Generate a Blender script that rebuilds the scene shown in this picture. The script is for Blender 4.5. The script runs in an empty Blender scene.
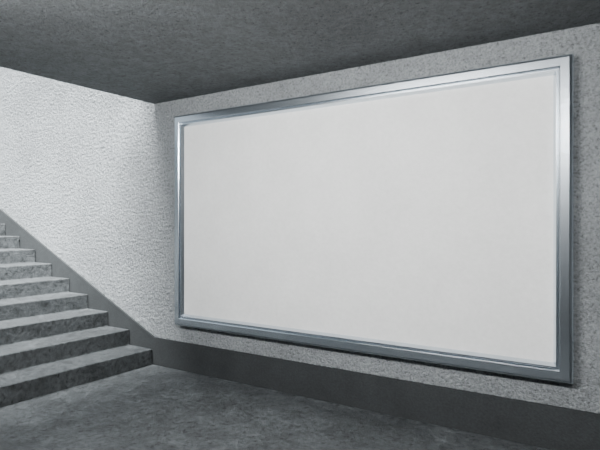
import bpy, bmesh, math
from mathutils import Vector
S=bpy.context.scene
D=4.0
ZF=-0.3878*D; ZC=0.3306*D; ZB=-0.3130*D
XE=-1.1426*D
RUN=0.0957*D; RISE=(-ZF)/9.0
NST=18
ZTOP=ZF+NST*RISE+0.9
XR=4.5; YB=-3.2

def link(o): S.collection.objects.link(o); return o
def mesh_obj(name,verts,faces,mat=None,parent=None):
    me=bpy.data.meshes.new(name); me.from_pydata(verts,[],faces); me.update()
    bm=bmesh.new(); bm.from_mesh(me); bmesh.ops.recalc_face_normals(bm,faces=bm.faces); bm.to_mesh(me); bm.free()
    o=link(bpy.data.objects.new(name,me))
    if mat: me.materials.append(mat)
    if parent: o.parent=parent
    return o
def box(name,a,b,mat,parent=None):
    v=[(x,y,z) for x in (a[0],b[0]) for y in (a[1],b[1]) for z in (a[2],b[2])]
    f=[(0,1,3,2),(4,6,7,5),(0,4,5,1),(2,3,7,6),(0,2,6,4),(1,5,7,3)]
    return mesh_obj(name,v,f,mat,parent)
def bevel(o,w,seg=2):
    m=o.modifiers.new('bev','BEVEL'); m.width=w; m.segments=seg; m.limit_method='ANGLE'; return m

def newmat(name):
    m=bpy.data.materials.new(name); m.use_nodes=True
    nt=m.node_tree; b=nt.nodes['Principled BSDF']
    return m,nt,b
def coord(nt):
    return nt.nodes.new('ShaderNodeNewGeometry').outputs['Position']
def noise(nt,c,scale,detail=6,rough=0.6,dist=0):
    n=nt.nodes.new('ShaderNodeTexNoise'); n.inputs['Scale'].default_value=scale
    n.inputs['Detail'].default_value=detail; n.inputs['Roughness'].default_value=rough
    n.inputs['Distortion'].default_value=dist
    nt.links.new(c,n.inputs['Vector']); return n.outputs['Fac']
def ramp(nt,f,stops):
    r=nt.nodes.new('ShaderNodeValToRGB'); e=r.color_ramp.elements
    e[0].position=stops[0][0]; e[0].color=(*stops[0][1],1)
    e[1].position=stops[-1][0]; e[1].color=(*stops[-1][1],1)
    for p,c in stops[1:-1]:
        k=e.new(p); k.color=(*c,1)
    nt.links.new(f,r.inputs['Fac']); return r.outputs['Color']
def g(v,t=(0.92,1.0,1.05)): return (v*t[0],v*t[1],v*t[2])
def mix(nt,a,b,fac,mode='MULTIPLY'):
    m=nt.nodes.new('ShaderNodeMix'); m.data_type='RGBA'; m.blend_type=mode
    m.inputs[0].default_value=fac
    nt.links.new(a,m.inputs[6]); nt.links.new(b,m.inputs[7]); return m.outputs[2]
def math_(nt,op,a,b):
    m=nt.nodes.new('ShaderNodeMath'); m.operation=op
    for i,x in enumerate((a,b)):
        if isinstance(x,(int,float)): m.inputs[i].default_value=x
        else: nt.links.new(x,m.inputs[i])
    return m.outputs[0]
def bump(nt,b,h,dist,strength=1.0):
    n=nt.nodes.new('ShaderNodeBump'); n.inputs['Distance'].default_value=dist; n.inputs['Strength'].default_value=strength
    nt.links.new(h,n.inputs['Height']); nt.links.new(n.outputs[0],b.inputs['Normal'])

# --- rough stucco plaster
m_wall,nt,b=newmat('rough_plaster'); c=coord(nt)
n1=noise(nt,c,55,5,0.68,0.4); n2=noise(nt,c,120,3,0.6); n3=noise(nt,c,1.3,5,0.65)
h=math_(nt,'ADD',n1,math_(nt,'MULTIPLY',n2,0.4))
T=(0.95,1.0,1.035)
base=mix(nt,ramp(nt,n1,[(0.32,g(0.15,T)),(0.46,g(0.33,T)),(0.68,g(0.46,T))]),ramp(nt,n3,[(0.35,(0.80,)*3),(0.65,(1.0,)*3)]),1)
nt.links.new(base,b.inputs['Base Color']); b.inputs['Roughness'].default_value=0.9
b.inputs['Specular IOR Level'].default_value=0.3
bump(nt,b,h,0.035)
# --- smooth plinth concrete
m_pl,nt,b=newmat('plinth_concrete'); c=coord(nt)
n1=noise(nt,c,60,4,0.6); n3=noise(nt,c,2.5,6,0.65)
base=mix(nt,ramp(nt,n3,[(0.3,g(0.028)),(0.7,g(0.040))]),ramp(nt,n1,[(0.3,(0.75,)*3),(0.7,(1.1,)*3)]),1)
nt.links.new(base,b.inputs['Base Color']); b.inputs['Roughness'].default_value=0.8
b.inputs['Specular IOR Level'].default_value=0.25
bump(nt,b,n1,0.003)
# --- ceiling
m_ce,nt,b=newmat('ceiling_concrete'); c=coord(nt)
n1=noise(nt,c,14,7,0.74,0.3); n3=noise(nt,c,1.2,4,0.6); n2=noise(nt,c,34,4,0.6)
pits=ramp(nt,n2,[(0.33,(0.35,)*3),(0.41,(1,)*3),(0.7,(1.15,)*3)])
base=mix(nt,ramp(nt,n3,[(0.3,g(0.155)),(0.7,g(0.205))]),pits,0.85)
base=mix(nt,base,ramp(nt,n1,[(0.32,(0.65,)*3),(0.68,(1.2,)*3)]),1)
nt.links.new(base,b.inputs['Base Color']); b.inputs['Roughness'].default_value=0.85
bump(nt,b,math_(nt,'ADD',n1,math_(nt,'MULTIPLY',n2,0.5)),0.12)
# --- floor / stairs
def conc(name,lo,hi,bd,T=(0.92,1.0,1.05)):
    m,nt,b=newmat(name); c=coord(nt)
    big=noise(nt,c,2.0,8,0.7,0.8); mid=noise(nt,c,8,8,0.78,0.8); fine=noise(nt,c,26,6,0.75)
    base=ramp(nt,big,[(0.35,g(lo,T)),(0.65,g(hi,T))])
    base=mix(nt,base,ramp(nt,mid,[(0.36,(0.5,)*3),(0.5,(0.95,)*3),(0.64,(1.4,)*3)]),1)
    base=mix(nt,base,ramp(nt,fine,[(0.36,(0.25,)*3),(0.43,(0.9,)*3),(0.62,(1.4,)*3)]),1)
    nt.links.new(base,b.inputs['Base Color'])
    nt.links.new(ramp(nt,mid,[(0.3,(0.4,)*3),(0.7,(0.65,)*3)]),b.inputs['Roughness'])
    b.inputs['Specular IOR Level'].default_value=0.35
    bump(nt,b,math_(nt,'ADD',mid,math_(nt,'MULTIPLY',fine,0.6)),bd)
    return m
m_fl=conc('floor_concrete',0.055,0.095,0.03)
m_st=conc('stair_concrete',0.046,0.066,0.018)
# --- metal
m_al,nt,b=newmat('brushed_aluminium'); c=coord(nt)
b.inputs['Base Color'].default_value=(0.70,0.76,0.82,1); b.inputs['Metallic'].default_value=1; b.inputs['Roughness'].default_value=0.24
# --- panel
m_pn,nt,b=newmat('blank_poster'); c=coord(nt)
n1=noise(nt,c,2.5,6,0.65); n2=noise(nt,c,30,5,0.65)
base=mix(nt,ramp(nt,n1,[(0.3,(0.75,0.748,0.738)),(0.7,(0.82,0.818,0.808))]),ramp(nt,n2,[(0.3,(0.92,)*3),(0.7,(1,)*3)]),1)
nt.links.new(base,b.inputs['Base Color']); b.inputs['Roughness'].default_value=0.8
b.inputs['Specular IOR Level'].default_value=0.1
bump(nt,b,n2,0.002)

XL=XE-NST*RUN-3
# room
wb=box('wall_back',(XL,D+0.02,ZF-0.2),(XR,D+0.3,ZTOP),m_wall)
gx0,gx1,gz0,gz1=-9.5,1.5,-1.35,2.9
nx=int((gx1-gx0)/0.011); nz=int((gz1-gz0)/0.011)
bm=bmesh.new(); bmesh.ops.create_grid(bm,x_segments=nx,y_segments=nz,size=0.5)
for q in bm.verts:
    q.co=Vector((gx0+(q.co.x+0.5)*(gx1-gx0),D+0.004,gz0+(q.co.y+0.5)*(gz1-gz0)))
me=bpy.data.meshes.new('plaster_coat'); bm.to_mesh(me); bm.free(); me.materials.append(m_wall)
pl=link(bpy.data.objects.new('plaster_coat',me)); pl.parent=wb
for p in me.polygons: p.use_smooth=True
t=bpy.data.textures.new('stucco','CLOUDS'); t.noise_scale=0.026; t.noise_depth=3; t.noise_basis='ORIGINAL_PERLIN'
dm=pl.modifiers.new('relief','DISPLACE'); dm.texture=t; dm.texture_coords='GLOBAL'; dm.direction='Y'; dm.strength=0.036; dm.mid_level=0.5
box('plaster_flat_upper',(XL,D,gz1),(XR,D+0.02,ZTOP),m_wall,wb)
box('plaster_flat_side',(gx1,D,ZF),(XR,D+0.02,gz1),m_wall,wb)
box('plaster_flat_far',(XL,D,ZF),(gx0,D+0.02,gz1),m_wall,wb)
box('floor',(XE-0.05,YB-0.3,ZF-0.2),(XR+0.3,D,ZF),m_fl)
box('ceiling',(XE,YB-0.3,ZC),(XR+0.3,D+0.02,ZC+0.4),m_ce)
box('wall_front',(XL,YB-0.3,ZF),(XR,YB,ZTOP),m_wall)
box('wall_right',(XR,YB,ZF),(XR+0.3,D,ZC),m_wall)
# plinth
P=0.02
x0=XE+0.02
slope=RISE/RUN
xe=XE-NST*RUN
pv=[(XR,ZF),(XR,ZB),(x0,ZB),(xe,ZB+slope*(x0-xe)),(xe,ZF)]
v=[(x,D-P,z) for x,z in pv]+[(x,D+0.01,z) for x,z in pv]
n=len(pv)
mesh_obj('baseboard_back',v,[tuple(range(n)),tuple(range(n,2*n))]+[(i,(i+1)%n,n+(i+1)%n,n+i) for i in range(n)],m_pl)
# stairs
pr=[(XE,ZF)]
for i in range(NST):
    pr.append((XE-i*RUN,ZF+(i+1)*RISE)); pr.append((XE-(i+1)*RUN,ZF+(i+1)*RISE))
pr[-1]=(XL,ZF+NST*RISE)
pr.append((XL,ZF-0.2)); pr.append((XE,ZF-0.2))
ys=D-P-0.002
v=[(x,YB+0.01,z) for x,z in pr]+[(x,ys,z) for x,z in pr]; n=len(pr)
st=mesh_obj('staircase',v,[tuple(range(n)),tuple(range(n,2*n))]+[(i,(i+1)%n,n+(i+1)%n,n+i) for i in range(n)],m_st)
bevel(st,0.010,2)
# billboard
root=link(bpy.data.objects.new('billboard',None))
F=D-0.09
bx0,bx1=-1.066*F,-0.108*F; bz0,bz1=-0.272*F,0.2885*F
root.location=((bx0+bx1)/2,D,(bz0+bz1)/2)
W=(bx1-bx0)/2; H=(bz1-bz0)/2
prof=[(0.0,0.0),(0.0,0.070),(0.004,0.076),(0.016,0.089),(0.021,0.092),(0.074,0.092),(0.080,0.088),(0.082,0.062),(0.093,0.062),(0.095,0.085),(0.102,0.085),(0.122,0.052),(0.122,0.0)]
v=[];f=[]
for w,d in prof:
    for sx,sz in ((-1,-1),(1,-1),(1,1),(-1,1)):
        v.append((sx*(W-w),-d,sz*(H-w)))
for i in range(len(prof)):
    j=(i+1)%len(prof)
    for k in range(4):
        l=(k+1)%4
        f.append((i*4+k,i*4+l,j*4+l,j*4+k))
fr=mesh_obj('frame',v,f,m_al,root)
pn=box('poster_panel',(-W+0.1,-0.053,-H+0.1),(W-0.1,-0.03,H-0.1),m_pn,root)
# added fill lights, modelled as ceiling fixtures out of view, to brighten the billboard
m_em,nt,b=newmat('fill_glow'); b.inputs['Emission Color'].default_value=(0.97,0.99,1,1); b.inputs['Emission Strength'].default_value=4
for xx in (-2.3,0.3):
    L=link(bpy.data.objects.new('added_fill_light',None)); L.location=(xx,0.6,ZC-0.05)
    box('fill_housing',(-0.9,-0.15,-0.03),(0.9,0.15,0.05),m_al,L)
    box('fill_panel',(-0.87,-0.12,-0.05),(0.87,0.12,-0.0305),m_em,L)
    ld=bpy.data.lights.new('fill_area','AREA'); ld.shape='RECTANGLE'; ld.size=1.8; ld.size_y=0.25; ld.energy=(230 if xx<-1 else 108); ld.color=(0.99,1,0.995)
    lo=link(bpy.data.objects.new('fill_area',ld)); lo.parent=L; lo.location=(0,0.1,-0.10); lo.rotation_euler=(math.radians(68),0,0)
# daylight over the stairs
sd=bpy.data.lights.new('sun','SUN'); sd.energy=42; sd.angle=math.radians(55); sd.color=(0.97,1,1)
so=link(bpy.data.objects.new('sun',sd)); so.rotation_euler=Vector((-0.22,0.38,-0.86)).to_track_quat('-Z','Y').to_euler()
w=bpy.data.worlds.new('World'); S.world=w; w.use_nodes=True
bg=w.node_tree.nodes['Background']; bg.inputs[0].default_value=(0.84,0.93,1.0,1); bg.inputs[1].default_value=1.0
# camera
cd=bpy.data.cameras.new('cam'); cd.sensor_width=36; cd.lens=530/600*36; cd.shift_y=-1.4/600
co=link(bpy.data.objects.new('cam',cd)); co.location=(0,0,0); co.rotation_euler=(math.radians(90),0,math.radians(33.4))
S.camera=co
